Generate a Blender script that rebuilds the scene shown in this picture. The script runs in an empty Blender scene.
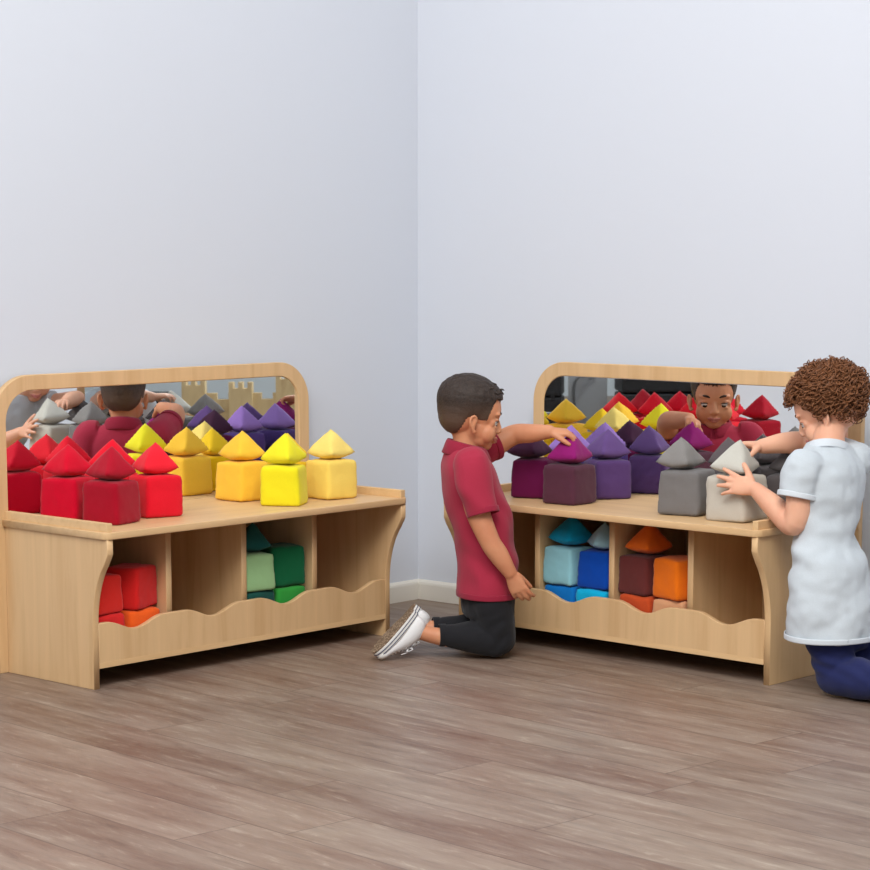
import bpy, bmesh, math, random
import numpy as np
from mathutils import Vector, Matrix
from mathutils import noise as mnoise

random.seed(7)
scene = bpy.context.scene
COL = scene.collection
PI = math.pi

# ------------------------------------------------------------------ camera
CAM_H, PITCH, ROLL, FPX = 1.0828, 0.1359, -0.001, 2228.8
cam_data = bpy.data.cameras.new('camera')
cam = bpy.data.objects.new('camera', cam_data)
COL.objects.link(cam)
cam.location = (0, 0, CAM_H)
cam.rotation_euler = (PI / 2 - PITCH, 0, 0)
cam_data.sensor_width = 36
cam_data.lens = FPX / 870 * 36
cam_data.shift_y = 121.1 / 870
cam_data.clip_end = 100
scene.camera = cam

# ------------------------------------------------------------------ world, lights, exposure
world = bpy.data.worlds.new('world'); scene.world = world
world.use_nodes = True
bg = world.node_tree.nodes['Background']
bg.inputs[0].default_value = (0.90, 0.95, 1.0, 1)
bg.inputs[1].default_value = 0.18

def area(name, loc, target, size, power, color=(1, 1, 1), size_y=None):
    d = bpy.data.lights.new(name, 'AREA'); d.energy = power; d.color = color
    d.size = size
    if size_y:
        d.shape = 'RECTANGLE'; d.size_y = size_y
    o = bpy.data.objects.new(name, d); COL.objects.link(o)
    o.location = loc
    o.rotation_euler = (Vector(target) - Vector(loc)).to_track_quat('-Z', 'Y').to_euler()
    return o
area('key_softbox', (0.1, 2.1, 3.9), (0.1, 6.0, 0.4), 2.2, 152, (1.0, 0.975, 0.94), 1.6)
area('fill_softbox', (-1.9, 1.5, 3.5), (0.2, 6.0, 0.6), 2.0, 78, (0.97, 0.98, 1.0), 2.0)
area('ceiling_panel', (0.2, 4.6, 3.6), (0.2, 4.9, 0), 2.4, 14, (1.0, 0.98, 0.96), 1.8)

area('rear_fill_light', (0.3, -1.2, 3.8), (0.3, -2.0, 0), 3.0, 120, (1.0, 0.99, 0.97), 2.0)  # added fill, no known fixture: brightens the back wall and castle for the mirrors

scene.view_settings.view_transform = 'Standard'
scene.view_settings.look = 'None'
scene.view_settings.exposure = 0.05
scene.view_settings.gamma = 1.0
scene.view_settings.use_curve_mapping = False

# ------------------------------------------------------------------ materials
def srgb(r, g, b):
    def f(c):
        c /= 255.0
        return c / 12.92 if c <= 0.04045 else ((c + 0.055) / 1.055) ** 2.4
    return (f(r), f(g), f(b), 1)

def new_mat(name, color=(0.5, 0.5, 0.5, 1), rough=0.6, spec=0.3):
    m = bpy.data.materials.new(name); m.use_nodes = True
    b = m.node_tree.nodes['Principled BSDF']
    b.inputs['Base Color'].default_value = color
    b.inputs['Roughness'].default_value = rough
    b.inputs['Specular IOR Level'].default_value = spec
    return m

def nodes_of(m):
    nt = m.node_tree
    return nt.nodes, nt.links, nt.nodes['Principled BSDF']

def math_node(nt, op, a, b=None):
    n = nt.nodes.new('ShaderNodeMath'); n.operation = op
    for i, v in enumerate((a, b)):
        if v is None: continue
        if isinstance(v, (int, float)): n.inputs[i].default_value = v
        else: nt.links.new(v, n.inputs[i])
    return n.outputs[0]

def ramp(nt, fac, stops):
    r = nt.nodes.new('ShaderNodeValToRGB')
    el = r.color_ramp.elements
    el[0].position, el[0].color = stops[0]
    el[1].position, el[1].color = stops[-1]
    for p, c in stops[1:-1]:
        e = el.new(p); e.color = c
    nt.links.new(fac, r.inputs[0])
    return r.outputs[0]

def wood_mat(name, c1, c2, scale, rough=0.42):
    m = new_mat(name, c1, rough, 0.35); n, l, b = nodes_of(m); nt = m.node_tree
    tc = n.new('ShaderNodeTexCoord'); mp = n.new('ShaderNodeMapping')
    l.new(tc.outputs['Object'], mp.inputs[0]); mp.inputs['Scale'].default_value = scale
    nz = n.new('ShaderNodeTexNoise'); nz.inputs['Scale'].default_value = 1.0
    nz.inputs['Detail'].default_value = 6; nz.inputs['Roughness'].default_value = 0.62
    nz.inputs['Distortion'].default_value = 0.6
    l.new(mp.outputs[0], nz.inputs[0])
    col = ramp(nt, nz.outputs[0], [(0.25, c2), (0.5, c1), (0.75, tuple(min(1, x * 1.10) for x in c1[:3]) + (1,))])
    l.new(col, b.inputs['Base Color'])
    bp = n.new('ShaderNodeBump'); bp.inputs['Strength'].default_value = 0.04; bp.inputs['Distance'].default_value = 0.001
    l.new(nz.outputs[0], bp.inputs['Height']); l.new(bp.outputs[0], b.inputs['Normal'])
    return m

MAPLE = srgb(216, 180, 134); MAPLE_D = srgb(203, 163, 116)
M_wood_v = wood_mat('maple_laminate', MAPLE, MAPLE_D, (22, 22, 1.6))
M_wood_h = wood_mat('maple_laminate_top', MAPLE, MAPLE_D, (1.6, 22, 22))
M_edge = wood_mat('maple_edge_band', srgb(222, 186, 138), srgb(212, 174, 126), (3, 30, 30))

def fabric_mat(name, color, rough=0.92, weave=900, bump=0.12, fold=0.25, var=0.06):
    m = new_mat(name, color, rough, 0.12); n, l, b = nodes_of(m); nt = m.node_tree
    b.inputs['Sheen Weight'].default_value = 0.12
    b.inputs['Sheen Roughness'].default_value = 0.5
    tc = n.new('ShaderNodeTexCoord')
    a = n.new('ShaderNodeTexNoise'); a.inputs['Scale'].default_value = weave; a.inputs['Detail'].default_value = 2
    l.new(tc.outputs['Object'], a.inputs[0])
    f = n.new('ShaderNodeTexNoise'); f.inputs['Scale'].default_value = 22; f.inputs['Detail'].default_value = 3
    l.new(tc.outputs['Object'], f.inputs[0])
    d = tuple(x * (1 - var) for x in color[:3]) + (1,); u = tuple(min(1, x * (1 + var)) for x in color[:3]) + (1,)
    l.new(ramp(nt, a.outputs[0], [(0.3, d), (0.7, u)]), b.inputs['Base Color'])
    b1 = n.new('ShaderNodeBump'); b1.inputs['Strength'].default_value = bump; b1.inputs['Distance'].default_value = 0.001
    l.new(a.outputs[0], b1.inputs['Height'])
    b2 = n.new('ShaderNodeBump'); b2.inputs['Strength'].default_value = fold; b2.inputs['Distance'].default_value = 0.006
    l.new(f.outputs[0], b2.inputs['Height']); l.new(b1.outputs[0], b2.inputs['Normal'])
    l.new(b2.outputs[0], b.inputs['Normal'])
    return m

def skin_mat(name, c, c2):
    m = new_mat(name, c, 0.5, 0.35); n, l, b = nodes_of(m); nt = m.node_tree
    tc = n.new('ShaderNodeTexCoord'); a = n.new('ShaderNodeTexNoise')
    a.inputs['Scale'].default_value = 14; a.inputs['Detail'].default_value = 4
    l.new(tc.outputs['Object'], a.inputs[0])
    l.new(ramp(nt, a.outputs[0], [(0.35, c2), (0.65, c)]), b.inputs['Base Color'])
    b.inputs['Subsurface Weight'].default_value = 0.12
    b.inputs['Subsurface Radius'].default_value = (0.012, 0.005, 0.003)
    b.inputs['Subsurface Scale'].default_value = 0.6
    return m

# walls
def wall_mat(name, c):
    m = new_mat(name, c, 0.75, 0.2); n, l, b = nodes_of(m); nt = m.node_tree
    tc = n.new('ShaderNodeTexCoord'); a = n.new('ShaderNodeTexNoise')
    a.inputs['Scale'].default_value = 160; a.inputs['Detail'].default_value = 3
    l.new(tc.outputs['Object'], a.inputs[0])
    bp = n.new('ShaderNodeBump'); bp.inputs['Strength'].default_value = 0.05; bp.inputs['Distance'].default_value = 0.001
    l.new(a.outputs[0], bp.inputs['Height']); l.new(bp.outputs[0], b.inputs['Normal'])
    return m
M_wall = wall_mat('painted_wall', srgb(212, 217, 226))
M_base = new_mat('white_gloss_paint', srgb(226, 223, 214), 0.4, 0.4)

# floor planks
def floor_mat():
    m = new_mat('vinyl_plank_floor', srgb(150, 125, 112), 0.42, 0.4); n, l, b = nodes_of(m); nt = m.node_tree
    tc = n.new('ShaderNodeTexCoord'); sp = n.new('ShaderNodeSeparateXYZ')
    l.new(tc.outputs['Object'], sp.inputs[0])
    PW, PL = 0.178, 1.22
    yy = math_node(nt, 'DIVIDE', sp.outputs[1], PW); row = math_node(nt, 'FLOOR', yy)
    wn = n.new('ShaderNodeTexWhiteNoise'); wn.noise_dimensions = '1D'; l.new(row, wn.inputs['W'])
    xx = math_node(nt, 'ADD', math_node(nt, 'DIVIDE', sp.outputs[0], PL), wn.outputs['Value'])
    colm = math_node(nt, 'FLOOR', xx)
    cb = n.new('ShaderNodeCombineXYZ'); l.new(row, cb.inputs[0]); l.new(colm, cb.inputs[1])
    wn2 = n.new('ShaderNodeTexWhiteNoise'); wn2.noise_dimensions = '3D'; l.new(cb.outputs[0], wn2.inputs['Vector'])
    pid = wn2.outputs['Value']
    # grain coordinates, shifted per plank
    cg = n.new('ShaderNodeCombineXYZ')
    l.new(math_node(nt, 'MULTIPLY', sp.outputs[0], 8.0), cg.inputs[0])
    l.new(math_node(nt, 'MULTIPLY', sp.outputs[1], 46), cg.inputs[1])
    l.new(math_node(nt, 'MULTIPLY', pid, 50), cg.inputs[2])
    g = n.new('ShaderNodeTexNoise'); g.inputs['Scale'].default_value = 1; g.inputs['Detail'].default_value = 7
    g.inputs['Roughness'].default_value = 0.74; g.inputs['Distortion'].default_value = 0.5
    l.new(cg.outputs[0], g.inputs[0])
    c2 = n.new('ShaderNodeCombineXYZ')
    l.new(math_node(nt, 'MULTIPLY', sp.outputs[0], 1.1), c2.inputs[0])
    l.new(math_node(nt, 'MULTIPLY', sp.outputs[1], 7), c2.inputs[1])
    l.new(math_node(nt, 'MULTIPLY', pid, 31), c2.inputs[2])
    g2 = n.new('ShaderNodeTexNoise'); g2.inputs['Scale'].default_value = 2.4; g2.inputs['Detail'].default_value = 4
    l.new(c2.outputs[0], g2.inputs[0])
    base = ramp(nt, pid, [(0.0, srgb(108, 82, 68)), (0.25, srgb(140, 112, 96)), (0.5, srgb(152, 136, 120)), (0.75, srgb(118, 98, 86)), (1.0, srgb(148, 122, 104))])
    streak = ramp(nt, g.outputs[0], [(0.34, srgb(56, 40, 33)), (0.45, srgb(124, 100, 86)), (0.56, srgb(144, 122, 106)), (0.66, srgb(198, 184, 166))])
    cloud = ramp(nt, g2.outputs[0], [(0.35, srgb(104, 78, 64)), (0.65, srgb(158, 144, 130))])
    mx = n.new('ShaderNodeMix'); mx.data_type = 'RGBA'; mx.inputs[0].default_value = 0.46
    l.new(base, mx.inputs[6]); l.new(streak, mx.inputs[7])
    mx2 = n.new('ShaderNodeMix'); mx2.data_type = 'RGBA'; mx2.inputs[0].default_value = 0.38
    l.new(mx.outputs[2], mx2.inputs[6]); l.new(cloud, mx2.inputs[7])
    # joints
    fy = math_node(nt, 'FRACT', yy); fx = math_node(nt, 'FRACT', xx)
    ey = math_node(nt, 'LESS_THAN', fy, 0.022); ex = math_node(nt, 'LESS_THAN', fx, 0.003)
    jt = math_node(nt, 'MAXIMUM', ey, ex)
    mx3 = n.new('ShaderNodeMix'); mx3.data_type = 'RGBA'
    l.new(math_node(nt, 'MULTIPLY', jt, 0.55), mx3.inputs[0]); l.new(mx2.outputs[2], mx3.inputs[6]); mx3.inputs[7].default_value = srgb(84, 64, 55)
    l.new(mx3.outputs[2], b.inputs['Base Color'])
    bp = n.new('ShaderNodeBump'); bp.inputs['Strength'].default_value = 0.12; bp.inputs['Distance'].default_value = 0.002
    l.new(g.outputs[0], bp.inputs['Height']); l.new(bp.outputs[0], b.inputs['Normal'])
    return m
M_floor = floor_mat()
M_mirror = new_mat('mirror_glass', (0.90, 0.92, 0.92, 1), 0.012, 0.5)
M_mirror.node_tree.nodes['Principled BSDF'].inputs['Metallic'].default_value = 1.0

# ------------------------------------------------------------------ object helpers
def link(name, mesh, mat=None, parent=None):
    o = bpy.data.objects.new(name, mesh); COL.objects.link(o)
    if mat is not None:
        mesh.materials.clear()
        for mm in (mat if isinstance(mat, (list, tuple)) else [mat]): mesh.materials.append(mm)
    if parent is not None: o.parent = parent
    return o

def empty(name, loc=(0, 0, 0), rotz=0.0):
    o = bpy.data.objects.new(name, None); COL.objects.link(o)
    o.empty_display_size = 0.1; o.location = loc; o.rotation_euler = (0, 0, rotz)
    return o

def tag(o, label=None, cat=None, group=None, kind=None):
    if label: o['label'] = label
    if cat: o['category'] = cat
    if group: o['group'] = group
    if kind: o['kind'] = kind
    return o

def smooth(me, on=True):
    me.polygons.foreach_set('use_smooth', [on] * len(me.polygons))

def from_arrays(name, V, F):
    me = bpy.data.meshes.new(name); me.from_pydata([tuple(v) for v in V], [], F); me.update()
    return me

def bm_mesh(name, bm):
    me = bpy.data.meshes.new(name); bm.to_mesh(me); bm.free(); return me

def plate(name, loops, thick, bevel=0.0015, xf=None):
    """A flat board: closed 2D loops (first outer, rest holes) in XY, thickness along Z centred, mapped by matrix xf."""
    cu = bpy.data.curves.new('tmp', 'CURVE'); cu.dimensions = '2D'; cu.fill_mode = 'BOTH'
    cu.extrude = thick / 2 - bevel; cu.bevel_depth = bevel; cu.bevel_resolution = 1; cu.offset = -bevel
    for lp in loops:
        s = cu.splines.new('POLY'); s.points.add(len(lp) - 1); s.use_cyclic_u = True
        for p, q in zip(s.points, lp): p.co = (q[0], q[1], 0, 1)
    o = bpy.data.objects.new('tmp', cu); COL.objects.link(o)
    dg = bpy.context.evaluated_depsgraph_get(); dg.update()
    me = bpy.data.meshes.new_from_object(o.evaluated_get(dg)); me.name = name
    bpy.data.objects.remove(o); bpy.data.curves.remove(cu)
    bm = bmesh.new(); bm.from_mesh(me)
    bmesh.ops.remove_doubles(bm, verts=bm.verts, dist=1e-5)
    if xf is not None: bm.transform(xf)
    bmesh.ops.recalc_face_normals(bm, faces=bm.faces)
    bm.to_mesh(me); bm.free()
    me.materials.clear()
    return me

def rrect(x0, y0, x1, y1, r, corners=(1, 1, 1, 1), n=10):
    """rounded rectangle; corners order: bl, br, tr, tl"""
    out = []
    for (cx, cy, a0, sx, sy, k) in ((x0, y0, PI, 1, 1, 0), (x1, y0, 1.5 * PI, -1, 1, 1), (x1, y1, 0, -1, -1, 2), (x0, y1, PI / 2, 1, -1, 3)):
        rr = r * corners[k]
        if rr <= 0: out.append((cx, cy)); continue
        for i in range(n + 1):
            a = a0 + (PI / 2) * i / n
            out.append((cx + sx * rr + rr * math.cos(a), cy + sy * rr + rr * math.sin(a)))
    return out

def box_mesh(name, lo, hi, bevel=0.0):
    bm = bmesh.new(); bmesh.ops.create_cube(bm, size=1)
    lo, hi = Vector(lo), Vector(hi)
    for v in bm.verts:
        v.co = Vector(((v.co.x + .5) * (hi.x - lo.x) + lo.x, (v.co.y + .5) * (hi.y - lo.y) + lo.y, (v.co.z + .5) * (hi.z - lo.z) + lo.z))
    if bevel: bmesh.ops.bevel(bm, geom=bm.edges[:], offset=bevel, segments=2, affect='EDGES', profile=0.5)
    return bm_mesh(name, bm)

def V3(p): return np.array(p, float)
def nrm(v):
    v = V3(v); return v / (np.linalg.norm(v) + 1e-12)

def catmull(P, n):
    P = np.array(P, float); out = []
    Q = np.vstack([2 * P[0] - P[1], P, 2 * P[-1] - P[-2]])
    for i in range(1, len(Q) - 2):
        p0, p1, p2, p3 = Q[i - 1], Q[i], Q[i + 1], Q[i + 2]
        for k in range(n):
            t = k / n
            out.append(0.5 * (2 * p1 + (p2 - p0) * t + (2 * p0 - 5 * p1 + 4 * p2 - p3) * t * t + (3 * p1 - p0 - 3 * p2 + p3) * t ** 3))
    out.append(Q[-2]); return np.array(out)

class Solid:
    """collects closed shapes, later fused into one continuous surface"""
    def __init__(self): self.V = []; self.F = []; self.n = 0
    def add(self, V, F):
        self.V.append(np.array(V, float)); self.F += [tuple(i + self.n for i in f) for f in F]; self.n += len(V)
    def rings(self, R):
        k = len(R[0]); V = np.vstack(R); F = []
        for i in range(len(R) - 1):
            for j in range(k):
                a, b = i * k + j, i * k + (j + 1) % k
                F.append((a, b, b + k, a + k))
        c0, c1 = len(V), len(V) + 1
        V = np.vstack([V, R[0].mean(0), R[-1].mean(0)])
        for j in range(k):
            F.append((c0, (j + 1) % k, j)); m = (len(R) - 1) * k
            F.append((c1, m + j, m + (j + 1) % k))
        self.add(V, F)
    def loft(self, secs, n=6, seg=28, cap=(0, 0)):
        """secs: list of (centre, vector a, vector b); cap>0 rounds an end by that length"""
        C = catmull([s[0] for s in secs], n); A = catmull([s[1] for s in secs], n); B = catmull([s[2] for s in secs], n)
        th = np.linspace(0, 2 * PI, seg, endpoint=False)
        R = [c + np.outer(np.cos(th), a) + np.outer(np.sin(th), b) for c, a, b in zip(C, A, B)]
        def capr(c, a, b, d, ln):
            o = []
            for i in range(1, 6):
                t = i / 6 * PI / 2
                o.append(c + d * ln * math.sin(t) + math.cos(t) * (np.outer(np.cos(th), a) + np.outer(np.sin(th), b)))
            return o
        if cap[0] > 0: R = capr(C[0], A[0], B[0], nrm(C[0] - C[1]), cap[0])[::-1] + R
        if cap[1] > 0: R = R + capr(C[-1], A[-1], B[-1], nrm(C[-1] - C[-2]), cap[1])
        self.rings(R)
    def tube(self, pts, rad, seg=18, n=6, flat=None, cap=True):
        """rounded limb; rad per point; flat=(vector, ratio) squashes it along a direction"""
        P = catmull(pts, n); r = catmull([[x] for x in rad], n)[:, 0]
        R = []; th = np.linspace(0, 2 * PI, seg, endpoint=False)
        T = np.gradient(P, axis=0); T = np.array([nrm(t) for t in T])
        u = V3((0, 0, 1)) if flat is None else nrm(flat[0])
        if abs(np.dot(u, T[0])) > 0.93: u = V3((1, 0, 0)) if abs(T[0][0]) < 0.9 else V3((0, 1, 0))
        U = []
        for t in T:
            u = nrm(u - np.dot(u, t) * t); U.append(u)
        k = 1.0 if flat is None else flat[1]
        for p, t, u, rr in zip(P, T, U, r):
            w = np.cross(t, u)
            R.append(p + rr * (k * np.outer(np.cos(th), u) + np.outer(np.sin(th), w)))
        if cap:
            def cp(p, t, u, rr):
                w = np.cross(t, u); o = []
                for i in range(1, 6):
                    a = i / 6 * PI / 2
                    o.append(p + t * rr * math.sin(a) * min(1, k + .2) + math.cos(a) * rr * (k * np.outer(np.cos(th), u) + np.outer(np.sin(th), w)))
                return o
            R = [x for x in cp(P[0], -T[0], -U[0], r[0])][::-1] + R if False else R
            st = []
            for i in range(1, 6):
                a = i / 6 * PI / 2; w = np.cross(T[0], U[0])
                st.append(P[0] - T[0] * r[0] * math.sin(a) + math.cos(a) * r[0] * (k * np.outer(np.cos(th), U[0]) + np.outer(np.sin(th), w)))
            R = st[::-1] + R + cp(P[-1], T[-1], U[-1], r[-1])
        self.rings(R)
    def ball(self, c, r, rot=None, seg=24, rng=14):
        r = V3(r if hasattr(r, '__len__') else (r, r, r)); R = []
        th = np.linspace(0, 2 * PI, seg, endpoint=False)
        for i in range(rng):
            ph = -PI / 2 + PI * (i + .5) / rng
            ring = np.stack([np.cos(th) * math.cos(ph), np.sin(th) * math.cos(ph), np.full(seg, math.sin(ph))], 1) * r
            if rot is not None: ring = ring @ np.array(rot).T
            R.append(ring + V3(c))
        self.rings(R)
    def xf(self, M, start=0):
        """transform blocks added since index start by 4x4 matrix M"""
        M = np.array(M)
        for i in range(start, len(self.V)): self.V[i] = self.V[i] @ M[:3, :3].T + M[:3, 3]
    def mesh(self, name, voxel=None, it=3):
        me = from_arrays(name, np.vstack(self.V), self.F)
        if voxel:
            bm = bmesh.new(); bm.from_mesh(me); bmesh.ops.recalc_face_normals(bm, faces=bm.faces); bm.to_mesh(me); bm.free()
            o = bpy.data.objects.new('tmp', me); COL.objects.link(o)
            m = o.modifiers.new('r', 'REMESH'); m.mode = 'VOXEL'; m.voxel_size = voxel; m.adaptivity = 0
            if it:
                s = o.modifiers.new('s', 'SMOOTH'); s.factor = 0.5; s.iterations = it
            dg = bpy.context.evaluated_depsgraph_get(); dg.update()
            me2 = bpy.data.meshes.new_from_object(o.evaluated_get(dg)); bpy.data.objects.remove(o); bpy.data.meshes.remove(me)
            me = me2; me.name = name
        else:
            bm = bmesh.new(); bm.from_mesh(me); bmesh.ops.recalc_face_normals(bm, faces=bm.faces); bm.to_mesh(me); bm.free()
        smooth(me); return me

def displace(me, fn):
    n = len(me.vertices); co = np.empty(n * 3); me.vertices.foreach_get('co', co); co = co.reshape(-1, 3)
    no = np.empty(n * 3); me.vertices.foreach_get('normal', no); no = no.reshape(-1, 3)
    co = fn(co, no); me.vertices.foreach_set('co', co.ravel()); me.update()

# ------------------------------------------------------------------ the setting
WA = 0.8490                                   # both walls meet at a right angle
CORNER = V3((-0.0529, 6.9269 + 0.012, 0))
DL = V3((-math.cos(WA), -math.sin(WA), 0)); DR = V3((math.sin(WA), -math.cos(WA), 0))
fl = link('floor', from_arrays('floor', [(-9, -9, 0), (9, -9, 0), (9, 9, 0), (-9, 9, 0)], [(0, 1, 2, 3)]), M_floor)
fl.rotation_euler = (0, 0, math.radians(-46.3)); fl.location = (0, 3.0, 0)
tag(fl, 'grey brown wood plank floor', 'floor', kind='structure')
HW = 5.2
def wall(name, d, lab):
    n = V3((-d[1], d[0], 0)) if name == 'wall_right' else V3((d[1], -d[0], 0))   # away from the room
    V = []
    for off in (0, 0.12):
        for (s, z) in ((0 if off == 0 else -0.12, 0), (11, 0), (11, HW), (0 if off == 0 else -0.12, HW)):
            p = CORNER + d * s + n * off; V.append((p[0], p[1], z))
    F = [(0, 1, 2, 3), (7, 6, 5, 4), (0, 4, 5, 1), (1, 5, 6, 2), (2, 6, 7, 3), (3, 7, 4, 0)]
    me = from_arrays(name, V, F)
    bm = bmesh.new(); bm.from_mesh(me); bmesh.ops.recalc_face_normals(bm, faces=bm.faces); bm.to_mesh(me); bm.free()
    tag(link(name, me, M_wall), lab, 'wall', kind='structure')
    # baseboard with a small rounded top edge
    bn = name.replace('wall', 'baseboard')
    prof = [(0, 0), (0.013, 0), (0.013, 0.048), (0.011, 0.055), (0.006, 0.0605), (0, 0.062)]
    V = []; k = len(prof)
    for s in (0.0, 11):
        for (t, z) in prof:
            p = CORNER + d * (s + (t if s == 0 else 0)) - n * (t + 0.0003); V.append((p[0], p[1], z + 0.0005))
    F = [(i, (i + 1) % k, k + (i + 1) % k, k + i) for i in range(k)] + [tuple(range(k))[::-1], tuple(range(k, 2 * k))]
    me = from_arrays(bn, V, F)
    bm = bmesh.new(); bm.from_mesh(me); bmesh.ops.recalc_face_normals(bm, faces=bm.faces); bm.to_mesh(me); bm.free()
    tag(link(bn, me, M_base), 'white painted baseboard along the ' + name.split('_')[1] + ' wall', 'baseboard', kind='structure')
wall('wall_left', DL, 'plain pale blue grey wall left of the room corner')
wall('wall_right', DR, 'plain pale blue grey wall right of the room corner')

# ------------------------------------------------------------------ mirror benches
H, W, T = 0.40, 1.0664, 0.0186
VB, VT, TC, ZF, ZP, ZT, FW, E_ = 0.348, 0.4152, 0.0183, 0.0512, 0.1647, 0.7668, 0.0395, 0.0265
BENCH = {'l': (-1.1067, 5.6894, 0.8334), 'r': (0.3063, 6.4968, -0.7587)}
ZC = H - TC
def bench_mat(b): return Matrix.Translation((BENCH[b][0], BENCH[b][1], 0)) @ Matrix.Rotation(BENCH[b][2], 4, 'Z')
def on_bench(b, u, v, z):
    """bench coordinates: u along the front, v out of the mirror, z up"""
    return V3(bench_mat(b) @ Vector((u, -v, z)))
XZ = Matrix(((1, 0, 0, 0), (0, 0, -1, 0), (0, 1, 0, 0), (0, 0, 0, 1)))        # plate xy -> local x,z ; normal -y
def at_y(y): return Matrix.Translation((0, y, 0)) @ XZ
YZ = Matrix(((0, 0, 1, 0), (-1, 0, 0, 0), (0, 1, 0, 0), (0, 0, 0, 1)))        # plate (v, z) -> local -y, z ; normal x
def at_x(x): return Matrix.Translation((x, 0, 0)) @ YZ

def make_bench(name, key, label, tilt):
    b = empty(name, (BENCH[key][0], BENCH[key][1], 0), BENCH[key][2])
    tag(b, label, 'bench', 'mirror benches in the room corner')
    TB = 0.020
    outer = rrect(-E_, 0, W + E_, ZT, 0.115, (0, 0, 1, 1), 14)
    inner = rrect(-E_ + FW, H - 0.012, W + E_ - FW, ZT - FW, 0.080, (0, 0, 1, 1), 14)
    link('back_panel', plate('back_panel', [outer, inner[::-1]], TB, 0.002, at_y(TB / 2)), M_wood_v, b)
    mir = rrect(-E_ + FW + 0.0004, H - 0.0115, W + E_ - FW - 0.0004, ZT - FW - 0.0004, 0.0796, (0, 0, 1, 1), 12)
    mm = plate('mirror', [mir], 0.004, 0.0005, Matrix.Translation((0, 0.0042, H)) @ Matrix.Rotation(-tilt, 4, 'X') @ Matrix.Translation((0, 0, -H)) @ XZ)
    mo = link('mirror', mm, M_mirror, b); mo['label'] = 'long mirror set in the back frame'
    # counter with rounded front corners
    top = rrect(-0.0072, -VT, W + 0.0072, -0.0005, 0.020, (1, 1, 0, 0), 10)
    link('countertop', plate('countertop', [top], TC, 0.002, Matrix.Translation((0, 0, H - TC / 2))), M_wood_h, b)
    # raised lips at both ends
    for x in (0.001, W - 0.001 - 0.017):
        link('end_lip', box_mesh('end_lip', (x, -0.409, H - 0.0005), (x + 0.017, -0.001, H + 0.0214), 0.0015), M_edge, b)
    # side panels, S-shaped front edge
    crv = [(0.4102, ZC), (0.4102, 0.345), (0.405, 0.334), (0.393, 0.314), (0.379, 0.292), (0.3665, 0.264), (0.3575, 0.235), (0.351, 0.2), (0.3485, 0.17), (0.348, 0.14)]
    cs = [crv[0]] + [tuple(p) for p in catmull(crv[1:], 4)] + [(0.348, 0.0)]
    prof = [(0.0006, 0.0)] + [(0.0006, ZC)] + cs
    for x in (T / 2, W - T / 2):
        link('side_panel', plate('side_panel', [prof], T, 0.0015, at_x(x)), M_wood_v, b)
    # cubby dividers
    for i in (1, 2, 3):
        x = i * (W - T) / 4 + T / 2
        dv = [(0.012, ZF + T), (0.012, ZC), (0.322, ZC), (0.322, ZF + T)]
        link('divider', plate('divider', [dv], T, 0.001, at_x(x)), M_wood_v, b)
    link('cubby_back', box_mesh('cubby_back', (T, -0.012, ZF), (W - T, -0.0006, ZC)), M_wood_v, b)
    link('bottom_shelf', box_mesh('bottom_shelf', (T, -0.3300, ZF), (W - T, -0.012, ZF + T)), M_wood_h, b)
    # wavy front panel
    pts = [(T, ZF), (W - T, ZF)]
    N = 160
    for k in range(N + 1):
        x = (W - T) - (W - 2 * T) * k / N
        s = ((x - T / 2) / ((W - T) / 4)) % 1.0
        d = abs(s - 0.5) / 0.5
        w = 0.5 * (1 + math.cos(PI * min(1, d / 0.72)))
        pts.append((x, ZP - 0.025 * w))
    link('front_panel', plate('front_panel', [pts], 0.0155, 0.0015, at_y(-0.3400)), M_wood_v, b)
    link('front_rail', box_mesh('front_rail', (T, -0.3485, ZF), (W - T, -0.3478 + 0.001, ZF + 0.0135)), M_edge, b)
    return b
left_bench = make_bench('mirror_bench', 'l', 'maple mirror bench on the left with red and yellow cushions on its counter', 0.006)
left_bench.scale = (1.006, 1, 1)
make_bench('mirror_bench', 'r', 'maple mirror bench on the right with purple and grey cushions on its counter', 0.0)

# ------------------------------------------------------------------ cushions
def cube_cushion(seed, s=0.1080, h=0.1070):
    n = 14; rnd = random.Random(seed); off = Vector((rnd.uniform(0, 50), rnd.uniform(0, 50), rnd.uniform(0, 50)))
    bm = bmesh.new(); bmesh.ops.create_cube(bm, size=2)
    bmesh.ops.subdivide_edges(bm, edges=bm.edges[:], cuts=n, use_grid_fill=True)
    lean = (rnd.uniform(-.04, .04), rnd.uniform(-.04, .04))
    for v in bm.verts:
        p = v.co.copy(); x, y, z = p
        q = (abs(x) ** 16 + abs(y) ** 16 + abs(z) ** 16) ** (1 / 16)
        p = p / q
        # stuffed faces bulge, seams stay tight
        bl = 0.045
        p.x += math.copysign(bl, x) * (1 - y * y) * (1 - z * z) * (abs(x) > .999)
        p.y += math.copysign(bl, y) * (1 - x * x) * (1 - z * z) * (abs(y) > .999)
        p.z += math.copysign(0.05 if z > 0 else 0.012, z) * (1 - x * x) * (1 - y * y) * (abs(z) > .999)
        # weight settles, base a bit wider
        k = 1 + 0.03 * (-z) ; p.x *= k; p.y *= k
        p.x += lean[0] * z; p.y += lean[1] * z
        d = mnoise.noise_vector(p * 1.1 + off) * 0.040 + mnoise.noise_vector(p * 2.6 + off) * 0.026
        # small pulls next to the seams
        e = max(0.0, sorted((abs(x), abs(y), abs(z)))[1] - .6) / .4
        d += mnoise.noise_vector(p * 6 + off) * 0.030 * e
        p += d
        v.co = Vector((p.x * s / 2, p.y * s / 2, (p.z + 1) * h / 2))
    zs = min(v.co.z for v in bm.verts)
    for v in bm.verts: v.co.z = max(v.co.z - zs - 0.002, 0)
    me = bm_mesh('cube_cushion', bm); smooth(me); return me

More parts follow.
